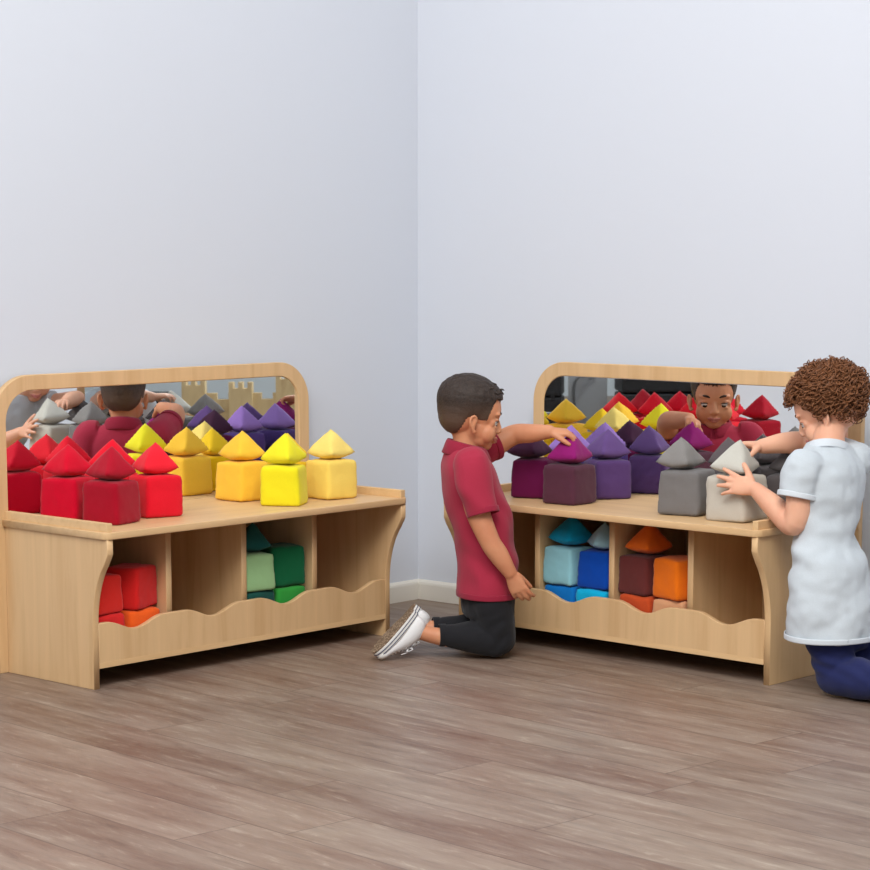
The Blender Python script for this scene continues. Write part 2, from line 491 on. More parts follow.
def pyramid_cushion(seed, s=0.0985, hT=0.066, hB=0.020):
    n = 16; rnd = random.Random(seed); off = Vector((rnd.uniform(0, 50), rnd.uniform(0, 50), rnd.uniform(0, 50)))
    V = []; F = []; idx = {}
    lean = (rnd.uniform(-.006, .006), rnd.uniform(-.006, .006))
    def put(i, j, top):
        a, b = 2 * i / n - 1, 2 * j / n - 1
        edge = i in (0, n) or j in (0, n)
        key = (i, j, top or edge)
        if key in idx: return idx[key]
        r = max(abs(a), abs(b))
        if top or edge:
            t = 1 - r
            z = hT * (t + 0.045 * math.sin(PI * t))
            # puffed triangular faces between the seams
            m = min(abs(a), abs(b)) / (r + 1e-6)
            z += 0.004 * math.sin(PI * t) * (1 - m * m)
            pl = 1 - 0.09 * (1 - (a * a if abs(b) >= abs(a) else b * b)) * (1 - t)
        else:
            z = -hB * ((1 - a * a) * (1 - b * b)) ** 0.6; pl = 1 - 0.05 * (1 - min(abs(a), abs(b)) ** 2) * r
        rr = max(abs(a), abs(b))
        cr = 1 - 0.02 * (abs(a) * abs(b)) ** 3
        p = Vector((a * pl * cr * s / 2, b * pl * cr * s / 2, z))
        tt = max(z, 0) / hT
        p.x += lean[0] * tt; p.y += lean[1] * tt
        d = mnoise.noise_vector(p * 24 + off) * 0.0028 + mnoise.noise_vector(p * 60 + off) * 0.0012
        p += d
        V.append(p); idx[key] = len(V) - 1; return idx[key]
    for top in (True, False):
        for i in range(n):
            for j in range(n):
                f = [put(i, j, top), put(i + 1, j, top), put(i + 1, j + 1, top), put(i, j + 1, top)]
                F.append(tuple(f if top else f[::-1]))
    zb = min(p.z for p in V)
    me = from_arrays('pyramid_cushion', [(p.x, p.y, p.z - zb) for p in V], F); smooth(me)
    return me

CUBES = [cube_cushion(s) for s in (3, 11, 23, 31)]
PYRS = [pyramid_cushion(s) for s in (5, 17, 29, 41)]
fab_cache = {}
def fab(rgb):
    if rgb not in fab_cache: fab_cache[rgb] = fabric_mat('cushion_fabric', srgb(*rgb), 0.85, 700, 0.08, 0.22, 0.05)
    return fab_cache[rgb]
cnt = [0]
def cushion(kind, rgb, loc, yaw, label, group, scale=1.0, tilt=(0, 0)):
    src = (CUBES if kind == 'cube' else PYRS)[cnt[0] % 4]; cnt[0] += 1
    o = bpy.data.objects.new(kind + '_cushion', src.copy()); COL.objects.link(o)
    o.data.materials.clear(); o.data.materials.append(fab(rgb))
    o.location = loc; o.rotation_euler = (tilt[0], tilt[1], yaw); o.scale = (scale,) * 3
    tag(o, label, 'cushion', group); return o

def tower(b, u, v, alpha, crgb, prgb, clab, plab, group, pyaw=None, ptilt=(0, 0), pdx=(0, 0), ctilt=(0, 0), z=H, sc=1.0, psc=1.0):
    p = on_bench(b, u, v, z + 0.0004)
    yaw = -math.radians(alpha)
    cushion('cube', crgb, p, yaw, clab, group + ' cubes', sc, ctilt)
    p2 = p + V3((pdx[0], pdx[1], 0.1062 * sc))
    cushion('pyramid', prgb, p2, yaw if pyaw is None else -math.radians(pyaw), plab, group + ' pyramids', psc, ptilt)

GL, GR = 'cushions on the left bench', 'cushions on the right bench'
tower('l', .126, .105, 22, (196, 0, 38), (205, 8, 40), 'crimson cube cushion beside the left end lip of the left bench', 'crimson pyramid cushion on the cube beside the left end lip', GL, 40)
tower('l', .143, .255, 26, (160, 8, 34), (172, 18, 40), 'dark red cube cushion at the front left corner of the left bench', 'dark red pyramid cushion nearest the front left corner of the left bench', GL, 45)
tower('l', .315, .225, 53, (224, 22, 42), (232, 34, 50), 'bright red cube cushion at the counter front, right of the dark red cube', 'bright red pyramid cushion at the counter front, right of the dark red one', GL, 62)
tower('l', .285, .085, 35, (220, 18, 40), (226, 16, 42), 'red cube cushion hidden behind the dark red and bright red cubes', 'red pyramid cushion peeping out between the dark red and bright red pyramids', GL, 35)
tower('l', .725, .115, 42, (246, 196, 62), (246, 196, 60), 'golden yellow cube cushion left of the lemon cube on the left bench', 'golden yellow pyramid cushion left of the lemon pyramid', GL, 47)
tower('l', .724, .282, 10, (238, 226, 34), (238, 228, 42), 'lemon yellow cube cushion at the counter front of the left bench', 'lemon yellow pyramid cushion at the counter front of the left bench', GL, 30)
tower('l', .925, .262, 47, (246, 214, 104), (248, 220, 120), 'pale butter yellow cube cushion nearest the right end of the left bench', 'pale butter yellow pyramid cushion nearest the right end of the left bench', GL, 40)
tower('l', .862, .148, 30, (236, 192, 18), (240, 200, 36), 'deep yellow cube cushion hidden behind the lemon and butter yellow cubes', 'deep yellow pyramid cushion half hidden behind the lemon pyramid', GL, 38, sc=.92, psc=.92)

tower('r', .168, .215, 20, (98, 14, 66), (66, 32, 58), 'magenta plum cube cushion nearest the left end of the right bench', 'dark aubergine pyramid cushion nearest the left end of the right bench', GR, 38, (0, 0), (-.016, 0))
tower('r', .341, .270, 40, (84, 46, 62), (142, 26, 108), 'dull plum brown cube cushion at the counter front under the magenta pyramid', 'bright magenta pyramid cushion under the hand of the boy', GR, 35)
tower('r', .330, .095, 72, (84, 58, 108), (98, 72, 126), 'greyish purple cube cushion right of the plum brown cube', 'greyish purple pyramid cushion right of the magenta pyramid', GR, 60)
tower('r', .175, .075, 30, (82, 60, 128), (150, 116, 190), 'violet cube cushion hidden behind the magenta plum and plum brown cubes', 'pale lilac pyramid cushion half hidden behind the magenta pyramid', GR, 42)
tower('r', .727, .250, 31, (116, 113, 112), (134, 131, 128), 'mid grey cube cushion at the counter front, left of the light grey cube', 'mid grey pyramid cushion left of the light grey pyramid', GR, 38, (0, 0), (-.018, 0), sc=1.09)
tower('r', .902, .270, 42, (190, 184, 172), (196, 194, 184), 'light grey cube cushion under the left hand of the curly haired child', 'light grey pyramid cushion held by the curly haired child', GR, 30, (0.06, 0.12), (-0.010, 0), (0.0, -0.03), sc=1.09, psc=1.05)
tower('r', .735, .080, 25, (82, 76, 78), (92, 84, 86), 'dark taupe grey cube cushion hidden behind the light grey cube', 'dark taupe grey pyramid cushion peeping out left of the light grey pyramid', GR, 20)
tower('r', .950, .095, 35, (84, 78, 78), (84, 80, 80), 'charcoal cube cushion behind the forearms of the curly haired child', 'charcoal pyramid cushion behind the right wrist of the curly haired child', GR, 40)

# cushions stowed in the cubbies
def stowed(kind, b, u, v, z, alpha, rgb, label, group, scale=1.0, tilt=(0, 0)):
    p = on_bench(b, u, v, z); return cushion(kind, rgb, p, BENCH[b][2] - math.radians(alpha), label, group, scale, tilt)
ZS = ZF + T + 0.0006
ZU = ZS + 0.1035
L2 = 0.1080
g = 'red and orange cushions in a cubby of the left bench'
stowed('cube', 'l', .080, .266, ZS, 2, (214, 40, 40), 'red cube cushion low in the left cubby beside the side panel', g, 0.99)
stowed('cube', 'l', .198, .266, ZS, -2, (236, 96, 30), 'orange cube cushion low in the left cubby under the big red cube', g, 0.99)
stowed('cube', 'l', .078, .266, ZS + L2, -8, (226, 44, 36), 'orange red cube cushion in the left cubby beside the side panel, upper layer', g, .90)
stowed('cube', 'l', .196, .258, ZS + L2, -20, (214, 36, 34), 'big red cube cushion filling the right of the left cubby', g, .98)
g = 'green cushions in a cubby of the left bench'
u0 = 2 * (W - T) / 4 + T
stowed('cube', 'l', u0 + .063, .264, ZS, 0, (24, 78, 70), 'dark teal cube cushion at the bottom of the green cubby', g, 0.99)
stowed('cube', 'l', u0 + .180, .264, ZS, 2, (48, 148, 58), 'bright green cube cushion at the bottom of the green cubby', g, 0.99)
stowed('cube', 'l', u0 + .064, .268, ZS + L2, 8, (150, 190, 136), 'pale sage green cube cushion in the green cubby', g, .92)
stowed('cube', 'l', u0 + .182, .258, ZS + L2, 12, (14, 96, 58), 'dark green cube cushion in the green cubby', g, 1.0)
stowed('pyramid', 'l', u0 + .074, .262, ZS + L2 + .100, 20, (30, 92, 88), 'dark teal pyramid cushion at the top of the green cubby', g, .92)
g = 'blue cushions in a cubby of the right bench'
u0 = 1 * (W - T) / 4 + T
stowed('cube', 'r', u0 + .063, .264, ZS, 0, (8, 112, 190), 'mid blue cube cushion at the bottom of the blue cubby', g, 0.99)
stowed('cube', 'r', u0 + .176, .266, ZS, 0, (10, 176, 222), 'cyan cube cushion at the bottom of the blue cubby', g, 0.99)
stowed('cube', 'r', u0 + .060, .268, ZS + L2, 3, (146, 202, 212), 'pale aqua cube cushion in the blue cubby', g, .95)
stowed('cube', 'r', u0 + .176, .262, ZS + L2, -3, (6, 70, 170), 'royal blue cube cushion in the blue cubby', g, .95)
stowed('pyramid', 'r', u0 + .066, .266, ZS + L2 + .105, 12, (12, 160, 200), 'turquoise pyramid cushion at the top of the blue cubby', g, .98)
stowed('pyramid', 'r', u0 + .184, .266, ZS + L2 + .105, 38, (156, 194, 204), 'pale grey blue pyramid cushion at the top of the blue cubby', g, .86)
g = 'orange and brown cushions in a cubby of the right bench'
u0 = 2 * (W - T) / 4 + T
stowed('cube', 'r', u0 + .063, .264, ZS, 0, (190, 74, 34), 'rust orange cube cushion at the bottom of the orange cubby', g, 0.99)
stowed('cube', 'r', u0 + .176, .266, ZS, 0, (206, 152, 112), 'tan cube cushion at the bottom of the orange cubby', g, 0.99)
stowed('cube', 'r', u0 + .058, .264, ZS + L2, 4, (98, 44, 42), 'maroon brown cube cushion in the orange cubby', g, .95)
stowed('cube', 'r', u0 + .176, .264, ZS + L2, 14, (230, 112, 16), 'bright orange cube cushion in the orange cubby', g, .98)
stowed('pyramid', 'r', u0 + .068, .262, ZS + L2 + .105, 10, (226, 104, 24), 'orange pyramid cushion at the top of the orange cubby', g, .98)

# ------------------------------------------------------------------ behind the photographer, seen only in the mirrors
me = box_mesh('wall_back', (-9, -4.62, 0), (9, -4.5, HW)); tag(link('wall_back', me, new_mat('pale_blue_paint', srgb(222, 232, 238), 0.75, 0.2)), 'pale blue wall on the far side of the room', 'wall', kind='structure')
M_case = new_mat('black_case_plastic', srgb(26, 26, 28), 0.5, 0.4); M_metal = new_mat('grey_case_metal', srgb(130, 132, 134), 0.35, 0.5)
M_metal.node_tree.nodes['Principled BSDF'].inputs['Metallic'].default_value = 0.8
def case(loc, rz, size, label):
    c = empty('equipment_case', loc, rz); tag(c, label, 'case', 'black cases behind the camera'); w, d, h = size
    link('body', box_mesh('body', (-w / 2, -d / 2, 0), (w / 2, d / 2, h * .68), .012), M_case, c)
    link('lid', box_mesh('lid', (-w / 2, -d / 2, h * .69), (w / 2, d / 2, h), .012), M_case, c)
    for x in (-w * .3, w * .3): link('latch', box_mesh('latch', (x - .012, d / 2 - .002, h * .64), (x + .012, d / 2 + .008, h * .75), .003), M_case, c)
    S = Solid(); S.tube([(-.07, d / 2, h * .5), (-.065, d / 2 + .03, h * .5), (.065, d / 2 + .03, h * .5), (.07, d / 2, h * .5)], [.009] * 4, 10, 5); link('handle', S.mesh('handle'), M_metal, c)
case((-1.18, 1.16, 0), 0.10, (0.56, 0.34, 0.50), 'large black equipment case behind the camera, seen only in the right mirror')
case((-0.48, 1.25, 0), -0.08, (0.22, 0.30, 0.48), 'narrow black equipment case behind the camera beside the grey board')
case((1.24, 1.10, 0), -0.2, (0.20, 0.16, 0.36), 'small black equipment case beside the wooden toy castle')
bd = empty('reflector_board', (-0.735, 0.98, 0), 0.05); tag(bd, 'grey reflector board on a foot between two black cases', 'board')
link('panel', box_mesh('panel', (-.11, -.012, .03), (.11, .012, .62), .004), new_mat('grey_board', srgb(170, 172, 174), 0.6, 0.3), bd)
link('foot', box_mesh('foot', (-.13, -.09, 0), (.13, .09, .032), .006), M_case, bd)
S = Solid(); S.tube([(.02, .02, .20), (.07, .03, .24), (.08, .03, .36), (.05, .03, .42), (-.03, .02, .42)], [.007] * 5, 10, 6); link('clamp_arm', S.mesh('clamp_arm'), M_metal, bd)
M_block = wood_mat('pale_toy_wood', srgb(206, 182, 136), srgb(184, 156, 108), (20, 20, 4))
tc_ = empty('toy_castle', (0.76, 1.30, 0), -0.05); tag(tc_, 'pale wooden toy castle with notched walls, seen only in the left mirror', 'toy')
def crenel(x0, x1, h, nn, th_, name):
    pts = [(x0, 0), (x1, 0)]; st_ = (x1 - x0) / (2 * nn - 1)
    for i in range(2 * nn - 1):
        xa = x1 - i * st_; xb = xa - st_; y = h if i % 2 == 0 else h - .035
        pts += [(xa, y), (xb, y)]
    return plate(name, [pts], th_, .002, XZ)
link('castle_wall', crenel(-.40, .40, .36, 7, .04, 'castle_wall'), M_block, tc_)
for x, h in ((-.30, .47), (-.04, .42), (.22, .44)):
    t_ = link('tower', crenel(x - .065, x + .065, h, 3, .10, 'tower'), M_block, tc_)

# ------------------------------------------------------------------ people
M_skin_boy = skin_mat('warm_tan_skin', srgb(214, 150, 112), srgb(202, 134, 98))
M_skin_girl = skin_mat('fair_skin', srgb(232, 178, 148), srgb(224, 164, 134))
M_polo = fabric_mat('maroon_polo_knit', srgb(168, 48, 70), 0.9, 1100, 0.10, 0.18, 0.06)
M_polo_d = fabric_mat('maroon_rib_knit', srgb(152, 40, 62), 0.9, 900, 0.15, 0.1, 0.06)
M_black = fabric_mat('black_cotton', srgb(36, 36, 39), 0.9, 900, 0.1, 0.25, 0.06)
M_tee = fabric_mat('pale_grey_jersey', srgb(196, 204, 210), 0.92, 500, 0.12, 0.22, 0.035)
M_tee_hem = fabric_mat('pale_grey_hem', srgb(212, 219, 225), 0.92, 800, 0.1, 0.1, 0.03)
M_navy = fabric_mat('navy_leggings', srgb(37, 43, 86), 0.85, 1200, 0.06, 0.15, 0.05)
M_canvas = fabric_mat('white_canvas', srgb(236, 236, 236), 0.85, 900, 0.08, 0.1, 0.02)
M_rubber = new_mat('white_rubber', srgb(232, 231, 226), 0.5, 0.4)
M_stripe = new_mat('navy_stripe_rubber', srgb(40, 48, 92), 0.5, 0.4)
M_lace = fabric_mat('white_cotton_lace', srgb(240, 240, 240), 0.9, 900, 0.1, 0.1, 0.02)
def tread_mat():
    m = new_mat('brown_tread_rubber', srgb(150, 128, 106), 0.8, 0.2); n, l, b = nodes_of(m); nt = m.node_tree
    tc = n.new('ShaderNodeTexCoord'); w = n.new('ShaderNodeTexVoronoi'); w.inputs['Scale'].default_value = 170
    l.new(tc.outputs['Object'], w.inputs[0])
    l.new(ramp(nt, w.outputs['Distance'], [(0.2, srgb(168, 146, 122)), (0.6, srgb(116, 96, 78))]), b.inputs['Base Color'])
    bp = n.new('ShaderNodeBump'); bp.inputs['Strength'].default_value = 0.5; bp.inputs['Distance'].default_value = 0.002; bp.invert = True
    l.new(w.outputs['Distance'], bp.inputs['Height']); l.new(bp.outputs[0], b.inputs['Normal'])
    return m
M_tread = tread_mat()
M_eye = new_mat('eye_white', srgb(206, 198, 190), 0.25, 0.5)
M_iris = new_mat('dark_brown_iris', srgb(38, 24, 18), 0.15, 0.5)
M_lip = new_mat('lip_skin', srgb(178, 106, 90), 0.45, 0.4)
M_lip2 = new_mat('pink_lip_skin', srgb(208, 128, 120), 0.45, 0.4)

def hair_mat(name, c1, c2, scale):
    m = new_mat(name, c1, 0.55, 0.35); n, l, b = nodes_of(m); nt = m.node_tree
    tc = n.new('ShaderNodeTexCoord'); mp = n.new('ShaderNodeMapping'); mp.inputs['Scale'].default_value = scale
    l.new(tc.outputs['Object'], mp.inputs[0])
    a = n.new('ShaderNodeTexNoise'); a.inputs['Scale'].default_value = 1; a.inputs['Detail'].default_value = 5; a.inputs['Roughness'].default_value = 0.7
    l.new(mp.outputs[0], a.inputs[0])
    l.new(ramp(nt, a.outputs[0], [(0.35, c2), (0.65, c1)]), b.inputs['Base Color'])
    bp = n.new('ShaderNodeBump'); bp.inputs['Strength'].default_value = 0.6; bp.inputs['Distance'].default_value = 0.003
    l.new(a.outputs[0], bp.inputs['Height']); l.new(bp.outputs[0], b.inputs['Normal'])
    return m
M_hair_boy = hair_mat('short_dark_brown_hair', srgb(66, 52, 44), srgb(36, 28, 24), (230, 120, 230))
def fade_sides(m, z0, z1):
    n, l, b = nodes_of(m); nt = m.node_tree
    tc = n.new('ShaderNodeTexCoord'); sp = n.new('ShaderNodeSeparateXYZ'); l.new(tc.outputs['Object'], sp.inputs[0])
    mr = n.new('ShaderNodeMapRange'); mr.inputs[1].default_value = z0; mr.inputs[2].default_value = z1
    l.new(sp.outputs[2], mr.inputs[0])
    src = b.inputs['Base Color'].links[0].from_socket
    mx = n.new('ShaderNodeMix'); mx.data_type = 'RGBA'; mx.inputs[6].default_value = srgb(92, 70, 56)
    l.new(mr.outputs[0], mx.inputs[0]); l.new(src, mx.inputs[7]); l.new(mx.outputs[2], b.inputs['Base Color'])
fade_sides(M_hair_boy, 0.635, 0.690)      # clipped sides show the scalp, the top is long
M_brow = hair_mat('dark_brow_hair', srgb(62, 44, 36), srgb(40, 28, 22), (300, 300, 300))
M_hair_girl = hair_mat('curly_auburn_brown_hair', srgb(150, 98, 62), srgb(92, 56, 34), (120, 120, 120))
M_brow_girl = hair_mat('brown_brow_hair', srgb(120, 82, 58), srgb(92, 60, 42), (300, 300, 300))

def basis(c, fwd, up):
    """matrix: local X = right, Y = forward, Z = up"""
    f = nrm(fwd); u = V3(up); u = nrm(u - np.dot(u, f) * f); r = np.cross(f, u)
    M = np.eye(4); M[:3, 0] = r; M[:3, 1] = f; M[:3, 2] = u; M[:3, 3] = c; return M

def skull_shapes(S):
    S.ball((0, -.012, .026), (.0690, .0870, .0700))
    S.ball((0, -.030, -.010), (.0600, .0585, .0560))
    S.ball((0, -.024, .008), (.0645, .0705, .0620))
    S.ball((0, .020, .012), (.0610, .0580, .0620))

def head_shapes(S, M, k=1.0):
    """skull, face and ears in head space, then placed by M"""
    s0 = len(S.V)
    skull_shapes(S)
    S.ball((0, .022, -.038), (.0520, .0540, .0560))
    S.ball((0, .046, -.078), (.0260, .0230, .0180))
    S.ball((0, .025, -.064), (.0460, .0410, .0290))
    for sx in (-1, 1):
        S.ball((sx * .031, .044, -.046), (.0240, .0240, .0280))
        S.ball((sx * .0425, .0520, -.0170), (.0080, .0085, .0110))        # outer eye corner
        S.ball((sx * .027, .0630, .008), (.0210, .0110, .0070))
        S.ball((sx * .0275, .0625, -.0075), (.0150, .0085, .0045))       # upper lid
        S.ball((sx * .0275, .0610, -.0265), (.0150, .0085, .0050))       # lower lid
        S.ball((sx * .0080, .0770, -.0395), (.0056, .0068, .0052))
        # ear: rim, bowl and lobe
        e = [(.064, .006, -.046), (.068, .004, -.048), (.0715, -.002, -.040), (.0765, -.011, -.026), (.0765, -.012, -.012), (.0735, -.004, -.005), (.069, .004, -.009), (.067, .006, -.018)]
        S.tube([(sx * x, y, z) for x, y, z in e], [.0048, .0052, .0044, .0040, .0038, .0038, .0036, .0032], 10, 4)
        S.ball((sx * .0685, -.003, -.026), (.0050, .0095, .0190))
    S.tube([(0, .062, .006), (0, .0720, -.012), (0, .0785, -.027), (0, .0800, -.036)], [.0080, .0072, .0082, .0092], 12, 4)
    S.tube([(-.0150, .0690, -.0600), (-.006, .0755, -.0575), (0, .0760, -.0582), (.006, .0755, -.0575), (.0150, .0690, -.0600)], [.003, .0045, .0045, .0045, .003], 10, 4)
    S.tube([(-.0130, .0685, -.0650), (0, .0750, -.0672), (.0130, .0685, -.0650)], [.003, .0052, .003], 10, 4)
    Mk = M.copy(); Mk[:3, :3] = M[:3, :3] * k
    S.xf(Mk, s0)

def face_parts(parent, M, k, brow_mat, lip_mat, gaze):
    Mk = M.copy(); Mk[:3, :3] = M[:3, :3] * k
    for sx in (-1, 1):
        S = Solid(); S.ball((0, 0, 0), .0122)
        D = np.eye(4); D[:3, 3] = (sx * .0275, .0573, -.0170); S.xf(D); S.xf(Mk)
        e = link('eye', S.mesh('eye'), M_eye, parent)
        S = Solid(); g = nrm(gaze); c = V3((sx * .0275, .0573, -.0170)) + g * .0086
        S.ball(c, (.0078, .0045, .0078)); S.xf(Mk)
        link('iris', S.mesh('iris'), M_iris, e)['label'] = 'dark iris'
        S = Solid()
        S.tube([(sx * .0130, .0745, .0060), (sx * .024, .0752, .0105), (sx * .034, .0706, .0105), (sx * .044, .0612, .0050)], [.0022, .0034, .0030, .0016], 8, 5, ((0, 1, 0), .55))
        S.xf(Mk); link('eyebrow', S.mesh('eyebrow'), brow_mat, parent)
        # upper lash line
        S = Solid()
        S.tube([(sx * .0150, .0660, -.0145), (sx * .0275, .0705, -.0118), (sx * .0400, .0640, -.0145)], [.0010, .0014, .0010], 6, 6)
        S.xf(Mk); link('eyelashes', S.mesh('eyelashes'), brow_mat, parent)
    S = Solid()
    S.tube([(-.0185, .0682, -.0592), (-.008, .0765, -.0580), (0, .0777, -.0590), (.008, .0765, -.0580), (.0185, .0682, -.0592)], [.0020, .0036, .0034, .0036, .0020], 10, 5)
    S.tube([(-.0160, .0690, -.0628), (0, .0770, -.0665), (.0160, .0690, -.0628)], [.0020, .0044, .0020], 10, 6)
    S.xf(Mk); link('lips', S.mesh('lips', .0012, 2), lip_mat, parent)

def hand_shapes(S, wrist, d, n, left, curl=(25, 25, 25, 25), spread=4, thumb=(0.55, 0.75, -0.35), k=1.0, tcurl=20, wr=.0165):
    """palm, four unequal jointed fingers and a thumb leaving the palm's side; d towards the fingers, n out of the hand's back"""
    d = nrm(d); n = V3(n); n = nrm(n - np.dot(n, d) * d); t = np.cross(d, n) if left else np.cross(n, d)
    w = V3(wrist); s = k
    pal = [(w - d * .006 * s, wr * .95, wr * .78), (w + d * .012 * s, .0175 * s, .0125 * s), (w + d * .032 * s, .0225 * s, .0105 * s), (w + d * .050 * s, .0230 * s, .0085 * s)]
    S.loft([(c, t * a, n * b) for c, a, b in pal], 5, 20, (.006, .006 * s))
    L = [(.0190, .0130, .0105), (.0210, .0145, .0110), (.0195, .0135, .0105), (.0155, .0105, .0090)]
    R = [.0066, .0068, .0064, .0056]
    base = [.050, .053, .050, .045]
    for i in range(4):
        lat = (.0170 - .0113 * i) * s
        p = w + d * (base[i] - .010) * s + t * lat * .9 - n * .001
        a = math.radians((1.5 - i) * spread)
        fd = d * math.cos(a) + t * math.sin(a)
        pts = [p, w + d * base[i] * s + t * lat]; rad = [R[i] * .95 * s, R[i] * 1.05 * s]
        c = math.radians(curl[i]); ang = c * .6
        for j in range(3):
            q = pts[-1] + (fd * math.cos(ang) - n * math.sin(ang)) * L[i][j] * s
            pts.append(q); rad.append(R[i] * (1.0 - .10 * (j + 1)) * s); ang += c
        S.tube(pts, rad, 12, 4)
    tb = w + d * .014 * s + t * .012 * s - n * .003 * s
    td = nrm(d * thumb[0] + t * thumb[1] + n * thumb[2]); td2 = nrm(td + d * math.tan(math.radians(tcurl)) - n * .1)
    S.tube([tb, tb + td * .016 * s, tb + td * .030 * s, tb + td * .030 * s + td2 * .014 * s, tb + td * .030 * s + td2 * .023 * s], [.0095 * s, .0092 * s, .0076 * s, .0070 * s, .0058 * s], 12, 4)

def band(name, c, a, b, width, d, thick, mat, parent):
    """ribbed ring: centre c, half-axes a and b, width along d"""
    th = np.linspace(0, 2 * PI, 40, endpoint=False); V = []; F = []
    d = nrm(d); a = V3(a); b = V3(b)
    prof = [(-.5, 0), (-.46, .8), (-.3, 1), (.3, 1), (.46, .8), (.5, 0), (.3, -.6), (-.3, -.6)]
    for t in th:
        e = math.cos(t) * a + math.sin(t) * b; rn = nrm(e)
        for (w, r) in prof: V.append(V3(c) + e + d * w * width + rn * r * thick)
    k = len(prof)
    for i in range(40):
        for j in range(k):
            i2, j2 = (i + 1) % 40, (j + 1) % k
            F.append((i * k + j, i2 * k + j, i2 * k + j2, i * k + j2))
    S = Solid(); S.add(V, F)
    return link(name, S.mesh(name), mat, parent)

# ---- boy kneeling between the benches
PHI = math.radians(8); BF = V3((math.cos(PHI), math.sin(PHI), 0)); BL = V3((-math.sin(PHI), math.cos(PHI), 0)); UP = V3((0, 0, 1))
boy = empty('person', (0.13, 5.95, 0), 0)
tag(boy, 'kneeling person with short dark hair in a maroon polo shirt, reaching over the purple cushions', 'person')
def rel(o, parent):                       # world-space mesh under an empty at the figure's base
    o.data.transform(Matrix.Translation(-parent.location)); return o

B0 = V3((0, 5.95, 0))
def bp(x, z, lat=0.0):                    # point in the boy's side plane, lat>0 is his left
    return V3((x, 5.95, z)) + BL * lat - V3((BL[0] * 0, 0, 0))
head_c = V3((0.098, 5.952, 0.656))
hp = math.radians(-10)
HF = BF * math.cos(hp) + UP * math.sin(hp)
MB_ = basis(head_c, HF, UP)
S = Solid()
head_shapes(S, MB_, 1.0)
S.tube([head_c + BF * (-.014) - UP * .050, V3((.086, 5.95, .585)), V3((.082, 5.95, .548)), V3((.080, 5.95, .50))], [.040, .0385, .042, .055], 24)
# trunk (under the clothes)
S.loft([((.080, 5.95, .545), BF * .045, BL * .060), ((.088, 5.95, .50), BF * .058, BL * .095), ((.108, 5.95, .40), BF * .068, BL * .090), ((.130, 5.95, .30), BF * .068, BL * .088), ((.140, 5.95, .20), BF * .066, BL * .092), ((.140, 5.95, .13), BF * .060, BL * .090)], 6, 32, (.02, .03))
# right arm hanging
rs = bp(.083, .515, -.108); re = V3((.143, 5.815, .330)); rw = V3((.198, 5.815, .243))
S.tube([rs, (rs + re) / 2 + V3((-.012, 0, -.005)), re, (re * .55 + rw * .45), rw], [.036, .033, .0275, .0265, .0185], 20)
hand_shapes(S, rw, (.46, .02, -.89), (-.25, -.95, .0), False, (26, 30, 34, 36), 6, (.85, .22, -.55), 1.06)
# left arm reaching
ls = bp(.100, .520, .108); le = V3((.215, 6.110, .583)); lw = V3((.310, 6.062, .596))
S.tube([ls, (ls + le) / 2 + V3((0, .012, -.004)), le, le * .5 + lw * .5, lw], [.036, .033, .0285, .0260, .0190], 20)
hand_shapes(S, lw, (.97, -.05, -.04), (.10, -.25, .97), True, (48, 52, 54, 52), 4, (.86, .42, -.40), .98, 10)
# legs under the trousers, ankles bare
for lat, ax in ((-.056, .012), (.056, -.002)):
    hip = bp(.142, .17, lat); kn = bp(.166, .050, lat); an = bp(.002, .060, lat * 1.05); ft = bp(-.052, .074, lat * 1.05)
    S.tube([hip, (hip + kn) / 2, kn], [.050, .045, .034], 18)
    S.tube([kn, (kn + an) / 2, an, ft], [.036, .035, .0235, .021], 18)
body = rel(link('body', S.mesh('body', .0026, 5), M_skin_boy, boy), boy)

class Sub:
    pass
def under(parent):                        # parts are children of the person; meshes are moved into its frame
    return parent
start_objs = set(bpy.data.objects)
face_parts(body, MB_, 1.0, M_brow, M_lip, (0, .9, -.42))
# hair: clipped sides fading into a longer top
def boy_line(c):
    x, y, z = abs(c.x), c.y, c.z
    if y > .050: lim = .038
    elif y > .036: lim = -.012 + (y - .036) / .014 * .050
    elif y > .006: lim = -.014
    elif y > -.016: lim = -.010
    else: lim = -.010 - min(1, (-.016 - y) / .020) * .052
    return z > lim
S = Solid(); skull_shapes(S); hm = S.mesh('hair', .0030, 6)
bm = bmesh.new(); bm.from_mesh(hm)
bmesh.ops.delete(bm, geom=[v for v in bm.verts if not boy_line(v.co)], context='VERTS')
bm.normal_update()
for v in bm.verts:
    c = v.co.copy(); up = max(0, min(1, (c.z - .020) / .050))
    g_ = .0014 + up * .0058 + up * mnoise.noise(Vector((c.x * 170, c.y * 60, c.z * 90))) * .0026 + max(0, c.y - .035) * .10 * up
    v.co = c + v.normal * (g_ if not v.is_boundary else .0002)
    if c.y > .05 and c.z > .04 and c.z < .066: v.co.z += .004
hm = bm_mesh('hair', bm); smooth(hm); hm.transform(Matrix([list(r) for r in MB_]))
hair = link('hair', hm, M_hair_boy, body); hair['label'] = 'short dark brown hair clipped at the sides'
